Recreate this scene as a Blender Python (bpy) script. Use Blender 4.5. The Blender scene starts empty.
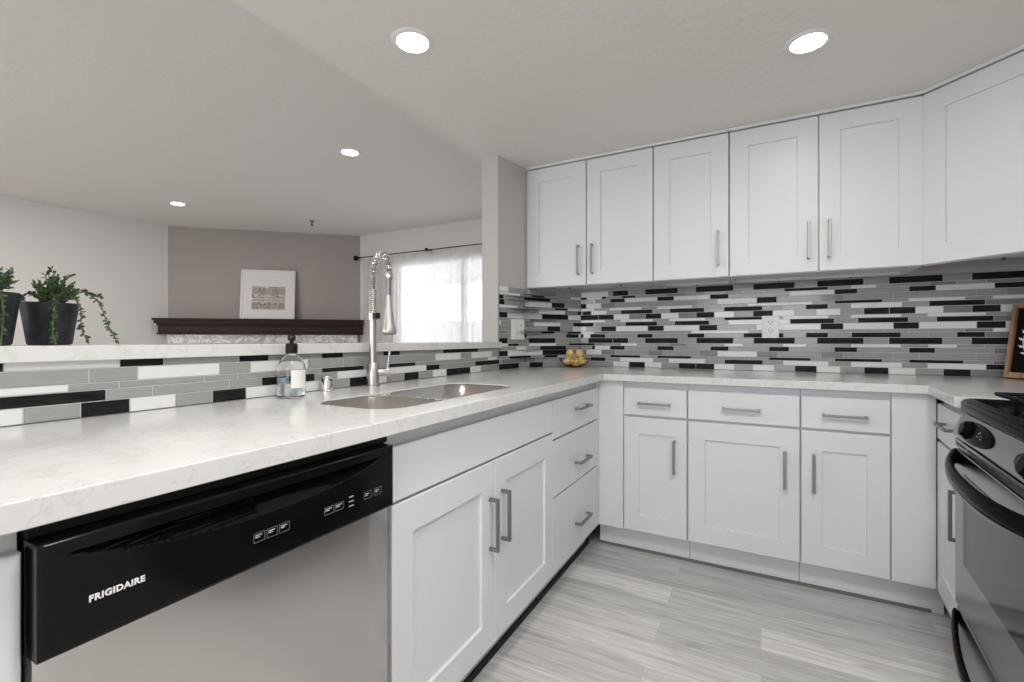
import bpy, bmesh, math, random
from mathutils import Vector, Matrix
C = bpy.context.scene.collection
S = bpy.context.scene
PI = math.pi
rng = random.Random(7)

# ------------------------------------------------------------------ camera
YAW = 0.4925
cam = bpy.data.cameras.new('camera'); cam.sensor_width = 36; cam.sensor_fit = 'HORIZONTAL'
cam.lens = 36 * 464 / 1024
cam.shift_y = (339.6 - 341) / 1024
cam.clip_start = .02
camo = bpy.data.objects.new('camera', cam); C.objects.link(camo)
camo.location = (0, 0, 1.09); camo.rotation_euler = (PI/2, 0, YAW)
S.camera = camo

# ------------------------------------------------------------------ world, exposure, added fill lamps out of view
w = bpy.data.worlds.new('world'); S.world = w; w.use_nodes = True
bg = w.node_tree.nodes['Background']; bg.inputs[0].default_value = (.90, .95, 1, 1); bg.inputs[1].default_value = 4.3
S.view_settings.view_transform = 'Standard'; S.view_settings.look = 'None'
S.view_settings.exposure = 0.08; S.view_settings.gamma = 1; S.view_settings.use_curve_mapping = False

def area(name, loc, power, size, rot=(0, 0, 0), size_y=None, col=(1, .97, .93)):
    l = bpy.data.lights.new(name, 'AREA'); l.energy = power; l.color = col
    if size_y: l.shape = 'RECTANGLE'; l.size = size; l.size_y = size_y
    else: l.shape = 'DISK'; l.size = size
    o = bpy.data.objects.new(name, l); C.objects.link(o); o.location = loc; o.rotation_euler = rot
    return o
# unseen fill lamps added below the ceilings to brighten kitchen and living room
area('kitchen_fill_behind', (-.35, .40, 2.155), 12, .24)
area('kitchen_fill_right', (.35, .65, 2.155), 13, .24)
area('kitchen_fill_rear', (.3, -1.4, 2.155), 8, .30)
area('living_fill_near', (-3.2, -.6, 2.43), 12, .30)
area('living_fill_far', (-4.6, .9, 2.43), 23, .30)
# cool fill added at invented window openings in the wall behind the camera
area('fill_rear', (0, -2.58, 1.45), 8, 1.8, (PI/2+.3, 0, 0), 1.0, (.96, .98, 1))
area('fill_living', (-3.9, -2.58, 1.45), 16, 2.2, (PI/2+.1, 0, 0), 1.0, (.96, .98, 1))

# ------------------------------------------------------------------ materials
def mat(name, col, rough=.5, metal=0, spec=.5, coat=0, trans=0, ior=1.45, emit=None):
    m = bpy.data.materials.new(name); m.use_nodes = True
    b = m.node_tree.nodes['Principled BSDF']
    b.inputs['Base Color'].default_value = (*col, 1); b.inputs['Roughness'].default_value = rough
    b.inputs['Metallic'].default_value = metal; b.inputs['Specular IOR Level'].default_value = spec
    b.inputs['Coat Weight'].default_value = coat; b.inputs['Transmission Weight'].default_value = trans
    b.inputs['IOR'].default_value = ior
    if emit:
        b.inputs['Emission Color'].default_value = (*emit[0], 1); b.inputs['Emission Strength'].default_value = emit[1]
    return m
def nd(m, t, **kw):
    n = m.node_tree.nodes.new(t)
    for k, v in kw.items():
        if k in n.inputs: n.inputs[k].default_value = v
        else: setattr(n, k, v)
    return n
def lk(m, a, b): m.node_tree.links.new(a, b)
def bsdf(m): return m.node_tree.nodes['Principled BSDF']
def coords(m, scale=(1, 1, 1), obj=True):
    tc = nd(m, 'ShaderNodeTexCoord'); mp = nd(m, 'ShaderNodeMapping'); mp.inputs['Scale'].default_value = scale
    lk(m, tc.outputs['Object' if obj else 'Generated'], mp.inputs['Vector']); return mp.outputs[0]
def ramp(m, fac, stops):
    r = nd(m, 'ShaderNodeValToRGB'); e = r.color_ramp.elements
    while len(e) < len(stops): e.new(.5)
    for i, (p, c) in enumerate(stops): e[i].position = p; e[i].color = (*c, 1)
    lk(m, fac, r.inputs[0]); return r.outputs[0]
def noise(m, v, scale, detail=4, rough=.6, dist=0):
    n = nd(m, 'ShaderNodeTexNoise', Scale=scale, Detail=detail, Roughness=rough, Distortion=dist); lk(m, v, n.inputs['Vector']); return n.outputs[0]
def bump(m, h, strength, dist=.002):
    b = nd(m, 'ShaderNodeBump', Strength=strength, Distance=dist); lk(m, h, b.inputs['Height']); lk(m, b.outputs[0], bsdf(m).inputs['Normal'])
def mixc(m, f, a, b, mode='MIX'):
    x = nd(m, 'ShaderNodeMix', data_type='RGBA', blend_type=mode)
    for s, v in ((0, f), (6, a), (7, b)):
        if hasattr(v, 'node'): lk(m, v, x.inputs[s])
        else: x.inputs[s].default_value = v if s == 0 else (*v, 1)
    return x.outputs[2]

M = {}
def painted(name, col, rough=.85, tex=1.0, scale=55):
    m = mat(name, col, rough, spec=.3); v = coords(m)
    bump(m, noise(m, v, scale, 3, .55), .35 * tex, .004); return m
M['wall'] = painted('warm_white_wall_paint', (.74, .71, .69), tex=.4)
M['stubwall'] = painted('pale_grey_wall_paint', (.52, .505, .495), tex=.4)
M['accent'] = painted('taupe_grey_wall_paint', (.40, .355, .33), tex=.4)
M['ceiling'] = painted('textured_ceiling_paint', (.80, .765, .722), tex=1.2, scale=38)
M['white'] = mat('white_cabinet_lacquer', (.705, .722, .74), .33)
M['inside'] = mat('white_cabinet_board', (.78, .77, .75), .5)
M['nickel'] = mat('brushed_nickel', (.55, .53, .51), .30, 1)
M['pull'] = mat('satin_grey_pull', (.29, .285, .28), .40, 1)
M['chrome'] = mat('polished_chrome', (.75, .74, .73), .12, 1)
M['steel_dark'] = mat('dark_steel', (.22, .22, .225), .3, 1)
M['black'] = mat('glossy_black_plastic', (.004, .004, .0045), .10, spec=.28)
M['blackmat'] = mat('matte_black_plastic', (.007, .007, .007), .45, spec=.3)
M['iron'] = mat('black_cast_iron', (.006, .006, .007), .45, spec=.1)
M['enamel'] = mat('black_enamel', (.004, .004, .005), .14, spec=.015)
M['stoveblack'] = mat('black_stove_plastic', (.004, .004, .005), .16, spec=.015)
M['blackstrip'] = mat('black_foot_strip', (.008, .007, .007), .6)  # black strip marking the floor gap below the toe board
M['greystrip'] = mat('grey_foot_strip', (.16, .155, .15), .7)  # dark grey line at the floor gap of back and right runs
M['plate'] = mat('white_plastic_plate', (.82, .82, .81), .35)
M['slot'] = mat('dark_slot', (.03, .03, .03), .6)
M['lamp'] = mat('lamp_diffuser', (.9, .9, .9), .5, emit=((1, .97, .93), 62))
M['lampsmall'] = mat('lamp_diffuser_living', (.9, .9, .9), .5, emit=((1, .95, .90), 50))
M['trimwhite'] = mat('white_lamp_trim', (.80, .80, .79), .4)
M['legend'] = mat('pale_grey_print', (.55, .55, .55), .5)
M['greyprint'] = mat('grey_print', (.22, .22, .22), .5)
M['glass'] = mat('clear_glass', (1, 1, 1), .02, trans=1, ior=1.3)
M['liquid'] = mat('clear_soap', (.93, .96, .97), .02, trans=1, ior=1.36)
M['label'] = mat('white_paper_label', (.80, .80, .78), .5)
M['label_grey'] = mat('blue_grey_paper_label', (.22, .27, .31), .5)
M['wire'] = mat('dark_bronze_wire', (.03, .022, .018), .4, .6)
M['laurel'] = mat('white_painted_sprig', (.80, .80, .78), .6)
M['chalk'] = mat('black_sign_board', (.006, .006, .006), .8, spec=.1)
M['paper'] = mat('white_mount_board', (.78, .76, .74), .7)
M['framewhite'] = mat('white_picture_frame', (.76, .74, .72), .4)
M['soil'] = mat('dark_soil', (.02, .016, .012), .9)
M['stem'] = mat('green_stem', (.10, .17, .05), .6)

m = mat('white_quartz', (.8, .8, .79), .16, spec=.32); v = coords(m); M['quartz'] = m
n1 = noise(m, v, 7, 8, .62, 1.6); n2 = noise(m, v, 42, 5, .7, .4)
vein = ramp(m, n1, [(.46, (1, 1, 1)), (.495, (.90, .895, .885)), (.52, (1, 1, 1))])
fleck = ramp(m, n2, [(.29, (.66, .66, .65)), (.36, (1, 1, 1))])
base = mixc(m, 1.0, (.67, .67, .665), vein, 'MULTIPLY')
lk(m, mixc(m, .8, base, fleck, 'MULTIPLY'), bsdf(m).inputs['Base Color'])

m = mat('grey_wood_plank_tile', (.4, .39, .38), .38); v = coords(m); M['floor'] = m
br = nd(m, 'ShaderNodeTexBrick', offset=.37, offset_frequency=2, squash=1)
for k, val in (('Scale', 1), ('Mortar Size', .0014), ('Mortar Smooth', .3), ('Bias', 0), ('Brick Width', .92), ('Row Height', .1425)): br.inputs[k].default_value = val
br.inputs['Color1'].default_value = (0, 0, 0, 1); br.inputs['Color2'].default_value = (1, 1, 1, 1); br.inputs['Mortar'].default_value = (.5, .5, .5, 1)
lk(m, v, br.inputs['Vector'])
sep = nd(m, 'ShaderNodeSeparateXYZ'); lk(m, v, sep.inputs[0])
row = nd(m, 'ShaderNodeMath', operation='DIVIDE'); lk(m, sep.outputs[1], row.inputs[0]); row.inputs[1].default_value = .1425
fl = nd(m, 'ShaderNodeMath', operation='FLOOR'); lk(m, row.outputs[0], fl.inputs[0])
off = nd(m, 'ShaderNodeMath', operation='MULTIPLY_ADD'); lk(m, br.outputs[0], off.inputs[0]); off.inputs[1].default_value = 7.3
lk(m, fl.outputs[0], off.inputs[2])
cmb = nd(m, 'ShaderNodeCombineXYZ'); lk(m, sep.outputs[0], cmb.inputs[0]); lk(m, sep.outputs[1], cmb.inputs[1]); lk(m, off.outputs[0], cmb.inputs[2])
mp2 = nd(m, 'ShaderNodeMapping'); mp2.inputs['Scale'].default_value = (1.3, 20, 1); lk(m, cmb.outputs[0], mp2.inputs[0])
g1 = noise(m, mp2.outputs[0], 2.0, 7, .62, .9)
mp3 = nd(m, 'ShaderNodeMapping'); mp3.inputs['Scale'].default_value = (3, 70, 1); lk(m, cmb.outputs[0], mp3.inputs[0])
g2 = noise(m, mp3.outputs[0], 2.2, 4, .6, .3)
tone = ramp(m, g1, [(.28, (.40, .39, .385)), (.46, (.60, .595, .59)), (.62, (.72, .715, .71))])
tone = mixc(m, .55, tone, ramp(m, g2, [(.3, (.7, .7, .7)), (.7, (1.08, 1.08, 1.08))]), 'MULTIPLY')
tint = ramp(m, br.outputs[0], [(0, (.80, .80, .80)), (1, (1.1, 1.09, 1.085))])
tone = mixc(m, 1.0, tone, tint, 'MULTIPLY')
tone = mixc(m, br.outputs['Fac'], tone, (.50, .49, .475))
lk(m, tone, bsdf(m).inputs['Base Color'])

M['steel'] = mat('brushed_stainless', (.62, .60, .585), .22, 1)
bsdf(M['steel']).inputs['Anisotropic'].default_value = .5
M['stovesteel'] = mat('dark_stainless', (.27, .275, .295), .24, 1)
M['sinksteel'] = mat('satin_sink_steel', (.58, .56, .54), .19, 1)

def tile(name, c, rough, streak=None, coat=0):
    m = mat(name, c, rough, coat=coat)
    if streak:
        v = coords(m, (18, 18, 190)); nn = noise(m, v, 1, 4, .65)
        lk(m, ramp(m, nn, [(.35, c), (.72, streak)]), bsdf(m).inputs['Base Color'])
    return m
M['T_B'] = tile('black_stone_tile', (.006, .006, .007), .34, (.034, .032, .031))
bsdf(M['T_B']).inputs['Specular IOR Level'].default_value = .08
M['T_G'] = tile('grey_glass_tile', (.30, .305, .30), .12, (.345, .35, .345))
M['T_D'] = tile('slate_grey_glass_tile', (.19, .20, .21), .12, (.23, .24, .25))
M['T_W'] = tile('white_glass_tile', (.73, .735, .735), .16)
M['grout'] = mat('pale_grey_grout', (.55, .55, .54), .85)

m = mat('dark_mahogany', (.05, .012, .010), .42, spec=.25); v = coords(m, (3, 40, 40)); M['mahogany'] = m
lk(m, ramp(m, noise(m, v, 1, 5, .6, .4), [(.3, (.010, .003, .0025)), (.7, (.045, .012, .010))]), bsdf(m).inputs['Base Color'])
m = mat('veined_marble', (.75, .72, .70), .2); v = coords(m); M['marble'] = m
lk(m, ramp(m, noise(m, v, 3.2, 7, .6, 2.2), [(.42, (.76, .72, .69)), (.49, (.42, .37, .34)), (.55, (.78, .74, .71))]), bsdf(m).inputs['Base Color'])
m = mat('rustic_oak', (.30, .16, .08), .6); v = coords(m, (60, 60, 6)); M['oak'] = m
lk(m, ramp(m, noise(m, v, 1, 4, .6), [(.3, (.20, .10, .05)), (.7, (.46, .28, .16))]), bsdf(m).inputs['Base Color'])
m = mat('lemon_peel', (.80, .42, .06), .4); v = coords(m); M['lemon'] = m
lk(m, ramp(m, noise(m, v, 30, 3), [(.35, (.84, .54, .13)), (.7, (.92, .74, .36))]), bsdf(m).inputs['Base Color'])
m = mat('dark_slate_pot', (.03, .032, .040), .5, spec=.25); v = coords(m); M['pot'] = m
lk(m, ramp(m, noise(m, v, 22, 5, .6), [(.35, (.011, .012, .016)), (.7, (.034, .036, .044))]), bsdf(m).inputs['Base Color'])
m = mat('green_leaf', (.06, .13, .04), .5); v = coords(m); M['leaf'] = m
lk(m, ramp(m, noise(m, v, 60, 2), [(.3, (.018, .035, .016)), (.7, (.085, .14, .06))]), bsdf(m).inputs['Base Color'])
m = mat('town_sketch_print', (.6, .56, .52), .7); v = coords(m); M['print'] = m
vo = nd(m, 'ShaderNodeTexVoronoi', Scale=34, distance='CHEBYCHEV'); lk(m, v, vo.inputs['Vector'])
pc = ramp(m, vo.outputs['Distance'], [(.25, (.20, .16, .14)), (.45, (.60, .52, .46)), (.7, (.74, .70, .66))])
pc = mixc(m, .7, pc, ramp(m, noise(m, v, 70, 3), [(.38, (.25, .22, .2)), (.55, (1, 1, 1))]), 'MULTIPLY')
lk(m, pc, bsdf(m).inputs['Base Color'])
# sheer curtain: part of the light passes straight, part is scattered
m = bpy.data.materials.new('white_sheer_voile'); m.use_nodes = True; M['sheer'] = m
nt = m.node_tree; nt.nodes.remove(nt.nodes['Principled BSDF']); out = nt.nodes['Material Output']
tr = nd(m, 'ShaderNodeBsdfTransparent'); tl = nd(m, 'ShaderNodeBsdfTranslucent'); df = nd(m, 'ShaderNodeBsdfDiffuse')
tl.inputs[0].default_value = (.92, .91, .90, 1); df.inputs[0].default_value = (.85, .83, .81, 1)
m1 = nd(m, 'ShaderNodeMixShader'); m2 = nd(m, 'ShaderNodeMixShader'); m1.inputs[0].default_value = .38; m2.inputs[0].default_value = .62
lk(m, tl.outputs[0], m1.inputs[1]); lk(m, df.outputs[0], m1.inputs[2]); lk(m, tr.outputs[0], m2.inputs[1]); lk(m, m1.outputs[0], m2.inputs[2]); lk(m, m2.outputs[0], out.inputs[0])
M['pane'] = mat('window_glass', (1, 1, 1), 0, trans=1, ior=1.02)
M['patio'] = mat('patio_stucco', (.82, .82, .82), .9)
M['vinyl'] = mat('white_window_vinyl', (.75, .75, .75), .4)

# ------------------------------------------------------------------ mesh helpers
def B(): return bmesh.new()
def bx(bm, x0, x1, y0, y1, z0, z1):
    v = [bm.verts.new((x, y, z)) for z in (z0, z1) for x, y in ((x0, y0), (x1, y0), (x1, y1), (x0, y1))]
    for f in ((3, 2, 1, 0), (4, 5, 6, 7), (0, 1, 5, 4), (1, 2, 6, 5), (2, 3, 7, 6), (3, 0, 4, 7)): bm.faces.new([v[i] for i in f])
    return bm
def prism(bm, pts, z0, z1):
    a = sum(pts[i][0]*pts[(i+1) % len(pts)][1] - pts[(i+1) % len(pts)][0]*pts[i][1] for i in range(len(pts)))
    if a < 0: pts = pts[::-1]
    lo = [bm.verts.new((x, y, z0)) for x, y in pts]; hi = [bm.verts.new((x, y, z1)) for x, y in pts]
    bm.faces.new(lo[::-1]); bm.faces.new(hi); n = len(pts)
    for i in range(n): bm.faces.new((lo[i], lo[(i+1) % n], hi[(i+1) % n], hi[i]))
    return bm
def frame_of(d):
    d = d.normalized(); a = Vector((0, 0, 1)) if abs(d.z) < .95 else Vector((1, 0, 0))
    u = d.cross(a).normalized(); return u, d.cross(u).normalized()
def tube(bm, pts, r, n=10, caps=True):
    pts = [Vector(p) for p in pts]; rr = r if isinstance(r, (list, tuple)) else [r]*len(pts)
    rings = []; u = None
    for i, p in enumerate(pts):
        d = (pts[min(i+1, len(pts)-1)] - pts[max(i-1, 0)])
        if d.length < 1e-9: d = pts[i] - pts[i-2] if i > 1 else Vector((0, 0, 1))
        d.normalize()
        if u is None: u, w_ = frame_of(d)
        else:
            u = (u - d*u.dot(d)); u.normalize(); w_ = d.cross(u)
        rings.append([bm.verts.new(p + (u*math.cos(2*PI*k/n) + w_*math.sin(2*PI*k/n))*rr[i]) for k in range(n)])
    for a, b in zip(rings, rings[1:]):
        for k in range(n): bm.faces.new((a[k], a[(k+1) % n], b[(k+1) % n], b[k]))
    if caps: bm.faces.new(rings[0][::-1]); bm.faces.new(rings[-1])
    return bm
def lathe(bm, prof, n=32, c=(0, 0, 0), close=False):
    rings = []
    for r, z in prof:
        if r < 1e-6: rings.append([bm.verts.new((c[0], c[1], c[2]+z))])
        else: rings.append([bm.verts.new((c[0]+r*math.cos(2*PI*k/n), c[1]+r*math.sin(2*PI*k/n), c[2]+z)) for k in range(n)])
    pairs = list(zip(rings, rings[1:])) + ([(rings[-1], rings[0])] if close else [])
    for a, b in pairs:
        if len(a) == 1 and len(b) == 1: continue
        for k in range(n):
            k2 = (k+1) % n
            if len(a) == 1: bm.faces.new((a[0], b[k2], b[k]))
            elif len(b) == 1: bm.faces.new((a[k], a[k2], b[0]))
            else: bm.faces.new((a[k], a[k2], b[k2], b[k]))
    return bm
def smooth_path(ctrl, n=8):
    P = [Vector(c) for c in ctrl]; P = [P[0]*2 - P[1]] + P + [P[-1]*2 - P[-2]]; o = []
    for i in range(1, len(P)-2):
        for k in range(n):
            t = k/n; a, b, c, d = P[i-1], P[i], P[i+1], P[i+2]
            o.append(.5*((2*b) + (c-a)*t + (2*a-5*b+4*c-d)*t*t + (3*b-a-3*c+d)*t**3))
    o.append(P[-2]); return o
def rrect(x0, x1, y0, y1, r, n=6):
    o = []
    for cx, cy, a in ((x1-r, y1-r, 0), (x0+r, y1-r, PI/2), (x0+r, y0+r, PI), (x1-r, y0+r, 3*PI/2)):
        for k in range(n+1):
            t = a + PI/2*k/n; o.append((cx + r*math.cos(t), cy + r*math.sin(t)))
    return o
def loft(bm, loops, cap0=False, cap1=True):
    R = [[bm.verts.new(p) for p in l] for l in loops]; n = len(R[0])
    for a, b in zip(R, R[1:]):
        for k in range(n): bm.faces.new((a[k], a[(k+1) % n], b[(k+1) % n], b[k]))
    if cap0: bm.faces.new(R[0][::-1])
    if cap1: bm.faces.new(R[-1])
    return bm

def obj(name, bm, m, parent=None, bevel=0, smooth=False, label=None, solid=0, flip=True):
    if flip: bmesh.ops.recalc_face_normals(bm, faces=bm.faces)
    me = bpy.data.meshes.new(name); bm.to_mesh(me); bm.free()
    for x in (m if isinstance(m, (list, tuple)) else [m]): me.materials.append(x)
    o = bpy.data.objects.new(name, me); C.objects.link(o)
    if parent is not None: o.parent = parent
    if solid:
        s = o.modifiers.new('thick', 'SOLIDIFY'); s.thickness = solid; s.offset = 0
    if bevel:
        b = o.modifiers.new('bevel', 'BEVEL'); b.width = bevel; b.segments = 2; b.limit_method = 'ANGLE'; b.angle_limit = math.radians(35)
    if smooth:
        me.polygons.foreach_set('use_smooth', [True]*len(me.polygons))
        try: me.set_sharp_from_angle(angle=math.radians(38))
        except Exception: pass
    if label: o['label'] = label
    return o
def tag(o, label, cat, group=None):
    o['label'] = label; o['category'] = cat
    if group: o['group'] = group
    return o
def thing(name, label, cat, loc=(0, 0, 0), rotz=0, group=None):
    o = bpy.data.objects.new(name, None); C.objects.link(o); o.empty_display_size = .1
    o.location = loc; o.rotation_euler = (0, 0, rotz); return tag(o, label, cat, group)
def struct(name, bm, m, parent=None, bevel=0):
    o = obj(name, bm, m, parent, bevel)
    if parent is None: o['kind'] = 'structure'
    return o

# ------------------------------------------------------------------ the room
ZK, ZL = 2.165, 2.44
BACK, TILE = 2.972, 2.963
floor = struct('floor', bx(B(), -6.6, 1.6, -2.8, 4.7, -.05, 0), M['floor'])
floor.location = (0.0, 0, 0)
struct('ceiling_kitchen', bx(B(), -1.48, 1.5, -2.8, 3.1, ZK, ZL+.1), M['ceiling'])
struct('ceiling_living', bx(B(), -6.6, -1.4801, -2.8, 4.7, ZL, ZL+.1), M['ceiling'])
struct('wall_back', bx(B(), -1.065, 1.5, BACK, 3.08, 0, ZK), M['stubwall'])
struct('wall_right', bx(B(), 1.235, 1.35, -2.6, BACK, 0, ZK), M['wall'])
STUB = [(-1.46, 2.345), (-1.352, 2.345), (-1.302, 2.612), (-1.065, BACK), (-1.065, 3.08), (-1.34, 3.08), (-1.34, 4.5), (-1.46, 4.5)]
struct('wall_stub', prism(B(), STUB, 0, ZK), M['stubwall'])
struct('wall_stub_upper', bx(B(), -1.479, -1.34, 3.1, 4.5, ZK, ZL), M['stubwall'])
struct('wall_bar', bx(B(), -1.46, -1.352, -.9, 2.345, 0, 1.0425), M['wall'])
struct('wall_left', prism(B(), [(-6.33, -2.6), (-6.22, 2.93), (-6.4, 2.93), (-6.5, -2.6)], 0, ZL), M['wall'])
struct('wall_fireplace', prism(B(), [(-6.22, 2.93), (-4.60, 4.39), (-4.7, 4.55), (-6.4, 3.03)], 0, ZL), M['accent'])
b = B()
bx(b, -4.60, -4.02, 4.39, 4.5, 0, ZL); bx(b, -4.02, -1.46, 4.39, 4.5, 2.06, ZL); bx(b, -1.95, -1.46, 4.39, 4.5, 0, 2.06)
struct('wall_living_back', b, M['wall'])
b = B()
bx(b, -6.5, -5.0, -2.75, -2.6, 0, ZL); bx(b, -2.8, -.9, -2.75, -2.6, 0, ZL); bx(b, -5.0, -2.8, -2.75, -2.6, .15, .95); bx(b, -5.0, -2.8, -2.75, -2.6, 1.95, 2.3); bx(b, .9, 1.35, -2.75, -2.6, 0, ZL); bx(b, -.9, .9, -2.75, -2.6, .15, .95); bx(b, -.9, .9, -2.75, -2.6, 1.95, 2.3)
bx(b, -6.5, 1.35, -2.75, -2.6, 2.3, ZL); bx(b, -6.5, 1.35, -2.75, -2.6, 0, .15)
struct('wall_front', b, M['wall'])

# sliding glass door of the living room, patio beyond it
wr = B()
for x0, x1 in ((-4.02, -3.96), (-3.03, -2.97), (-2.01, -1.95)): bx(wr, x0, x1, 4.40, 4.46, .0, 2.06)
for z0, z1 in ((0, .06), (2.0, 2.06)): bx(wr, -3.96, -3.03, 4.41, 4.45, z0, z1); bx(wr, -2.97, -2.01, 4.41, 4.45, z0, z1)
win = struct('window_1', wr, M['vinyl'])
for x0, x1 in ((-3.96, -3.03), (-2.97, -2.01)): obj('pane', bx(B(), x0, x1, 4.428, 4.432, .06, 2.0), M['pane'], win)
b = B()
bx(b, -6.5, -.5, 5.8, 5.9, 0, 1.38); bx(b, -6.5, -.5, 5.75, 5.9, 1.93, 2.5); bx(b, -6.5, -.5, 4.52, 5.9, 2.45, 2.55)
bx(b, -3.25, -3.0, 5.76, 5.9, 1.38, 1.93); bx(b, -6.5, -.5, 4.52, 5.9, -.05, 0)
struct('wall_patio', b, M['patio'])

# ------------------------------------------------------------------ mosaic backsplash
TT, tt, mm, MMh = .0340, .0165, .0262, .0330
HS = [TT, tt, mm, MMh, tt, mm]*3 + [TT]
BACKROWS = [
'-747B -643G -445B -345G -141B -40G 163B 264G 467B 569G 776B 879G 1014B',
'-790G -701B -518G -397D -294G -186G -98D 37G 113G 314B 413G 518W 620G 726G 825D 931G 1014D',
'-866G -769B -568W -469B -342W -264W -166B 37G 137G 342W 440B 648G 750B 958W 1014B',
'-926W -831D -627G -526G -342G -227G -20W 77B 281G 380D 587G 690G 896G 998G 1014D',
'-870G -666W -568G -365W -269G -66G 137W 243W 343G 544B 646G 856W 953G 1014W',
'-891W -795G -595B -493G -296B -190G 7B 107D 214G 314B 413G 621W 725G 927B 1014D',
'-842B -741W -640D -543B -441W -341D -242B -137W -39D 58B 163W 261G 367W 467G 571B 673B 777W 880D 979B 1014W',
'-799G -595W -497G -292W -188G 7B 108G 315W 413G 618W 719G 929W 1014G',
'-870G -766G -568B -465G -269B -168G 141W 341B 442G 646B 752G 955B 1014D',
'-926G -826B -625W -528B -324W -225B -23G 281W 380B 587W 687B 896W 996B 1014W',
'-872D -662G -369G -62W 242G 547G 646G 854G 953D 1014W',
'-897B -799G -692G -596B -502G -392G -296B -196G -88G 110B 214G 314B 415G 617B 721G 826G 926B 1014D',
'-747B -643G -445B -341G -141B -37G 163B 264G 467B 569G 775B 878G 1014B',
'-795G -692W -589G -493G -397D -294G -188G -91W 11G 108G 214W 315G 413G 617W 722G 826W 923G 1014G',
'-866W -769B -568G -469B -262G -165B 39G 136B 342G 440B 648G 748B 955G 1014D',
'-924W -831D -623G -533D -321G -225D -20W 79D 281G 380D 587G 688G 894G 1014G',
'-866G -671B -568G -369B -58G 39G 237B 343G 543B 648G 850B 955G 1014D',
'-897B -799G -593W -497G -292W -188G 9B 108G 315W 413G 620W 719G 929W 1014B',
'-845G -743W -643B -543W -441G -343B -242B -136W -41G 64W 163G 263B 367W 468G 568B 673W 777G 877B 1014D',
]
BARROWS = [
'339B 531W 623B 817G 910B 1107G 1199B 1404G 1502B 1806G 2114B 2413G 2678B',
'474G 567G 761W 852G 1050W 1144G 1203G 1442G 1744G 1953W 2051G 2261W 2365G 2594W 2752G',
'438W 530G 722G 816G 1039G 1107G 1300B 1436G 1601B 1914G 2218G 2318W 2540G 2678W',
'505B 599G 790G 887G 1039B 1078B 1174G 1465W 1678W 1775B 2089G 2295B 2401B 2640G 2798B',
'367W 459G 551B 650W 743G 838B 1001W 1037G 1099W 1154W 1231G 1315B 1424W 1530G 1624B 1725G 1832W 1936B 2040B 2144W 2245G 2359G 2456W 2567B 2722W',
]
def parse(r): return [(int(k[:-1])/1000, k[-1]) for k in r.split()]
PAL = 'BGGGGGWWDDBGWGB'
def rand_row(s0, s1, seed):
    r = random.Random(seed); s = s0 - r.random()*.1; o = []; last = ''
    while s < s1:
        s += r.choice((.1016, .1016, .1016, .2032)); c = r.choice(PAL)
        while c == last and c == 'B': c = r.choice(PAL)
        last = c; o.append((min(s, s1), c))
    return o
IDX = {'B': 1, 'G': 2, 'D': 3, 'W': 4}
def mosaic(name, P, s0, s1, rows, zs, label):
    """one connected surface: pale grout with each strip of tile standing proud of it; P(s, proud) -> (x, y)"""
    bm = B(); G = .0011; R = .0016
    prev = None
    for (z1, z0), row in zip(zs, rows):
        tiles = []; a = s0
        for e, c in row:
            e = min(e, s1)
            if e - a > .004: tiles.append((a, e, c)); a = e
        top = []; bot = []; cuts = []
        for a, e, c in tiles: cuts.append((a+G, e-G, c))
        tv, bv = [], []
        for a, e, c in cuts:
            q = [bm.verts.new((*P(s, 0), z)) for s, z in ((a, z1-G), (e, z1-G), (e, z0+G), (a, z0+G))]
            f = [bm.verts.new((*P(s, R), z)) for s, z in ((a+.0006, z1-G-.0006), (e-.0006, z1-G-.0006), (e-.0006, z0+G+.0006), (a+.0006, z0+G+.0006))]
            bm.faces.new(f).material_index = IDX[c]
            for k in range(4): bm.faces.new((q[k], q[(k+1) % 4], f[(k+1) % 4], f[k])).material_index = IDX[c]
            if tv: bm.faces.new((tv[-1], q[0], q[3], bv[-1]))
            tv += [q[0], q[1]]; bv += [q[3], q[2]]
        if prev: bm.faces.new(prev + tv[::-1])
        prev = bv
    o = obj(name, bm, [M['grout'], M['T_B'], M['T_G'], M['T_D'], M['T_W']], flip=False)
    return tag(o, label, 'backsplash')
def zrows(top, hs):
    o = []; z = top
    for h in hs: o.append((z, z-h)); z -= h
    return o
ZT = .9145 + sum(HS)
allz = zrows(ZT, HS)
rb = [[(-.9461 + .0, 'G')] + parse(r) if False else parse(r) for r in BACKROWS]
def with_left(r, lo, seed):
    first = r[0][0] - .1016; left = [(e, c) for e, c in rand_row(lo, first, seed)]
    return left + r
mosaic('backsplash', lambda s, p: (s, TILE - p + .0016), -1.067, 1.233,
       [with_left(r, -1.067, 100+i)[:-1] + [(max(r[-2][0]+.2032, 1.02), r[-1][1])] + rand_row(max(r[-2][0]+.2032, 1.02), 1.233, 300+i) for i, r in enumerate(rb)], allz,
       'mosaic backsplash of grey, black and white strips along the back wall under the wall cabinets')
mosaic('backsplash', lambda s, p: (-1.3435 + p, s), -.75, 2.343,
       [rand_row(-.75, parse(r)[0][0]-.24, 900+i) + parse(r) for i, r in enumerate(BARROWS)], allz[-5:],
       'low mosaic backsplash strip between the sink worktop and the raised bar ledge')
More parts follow.
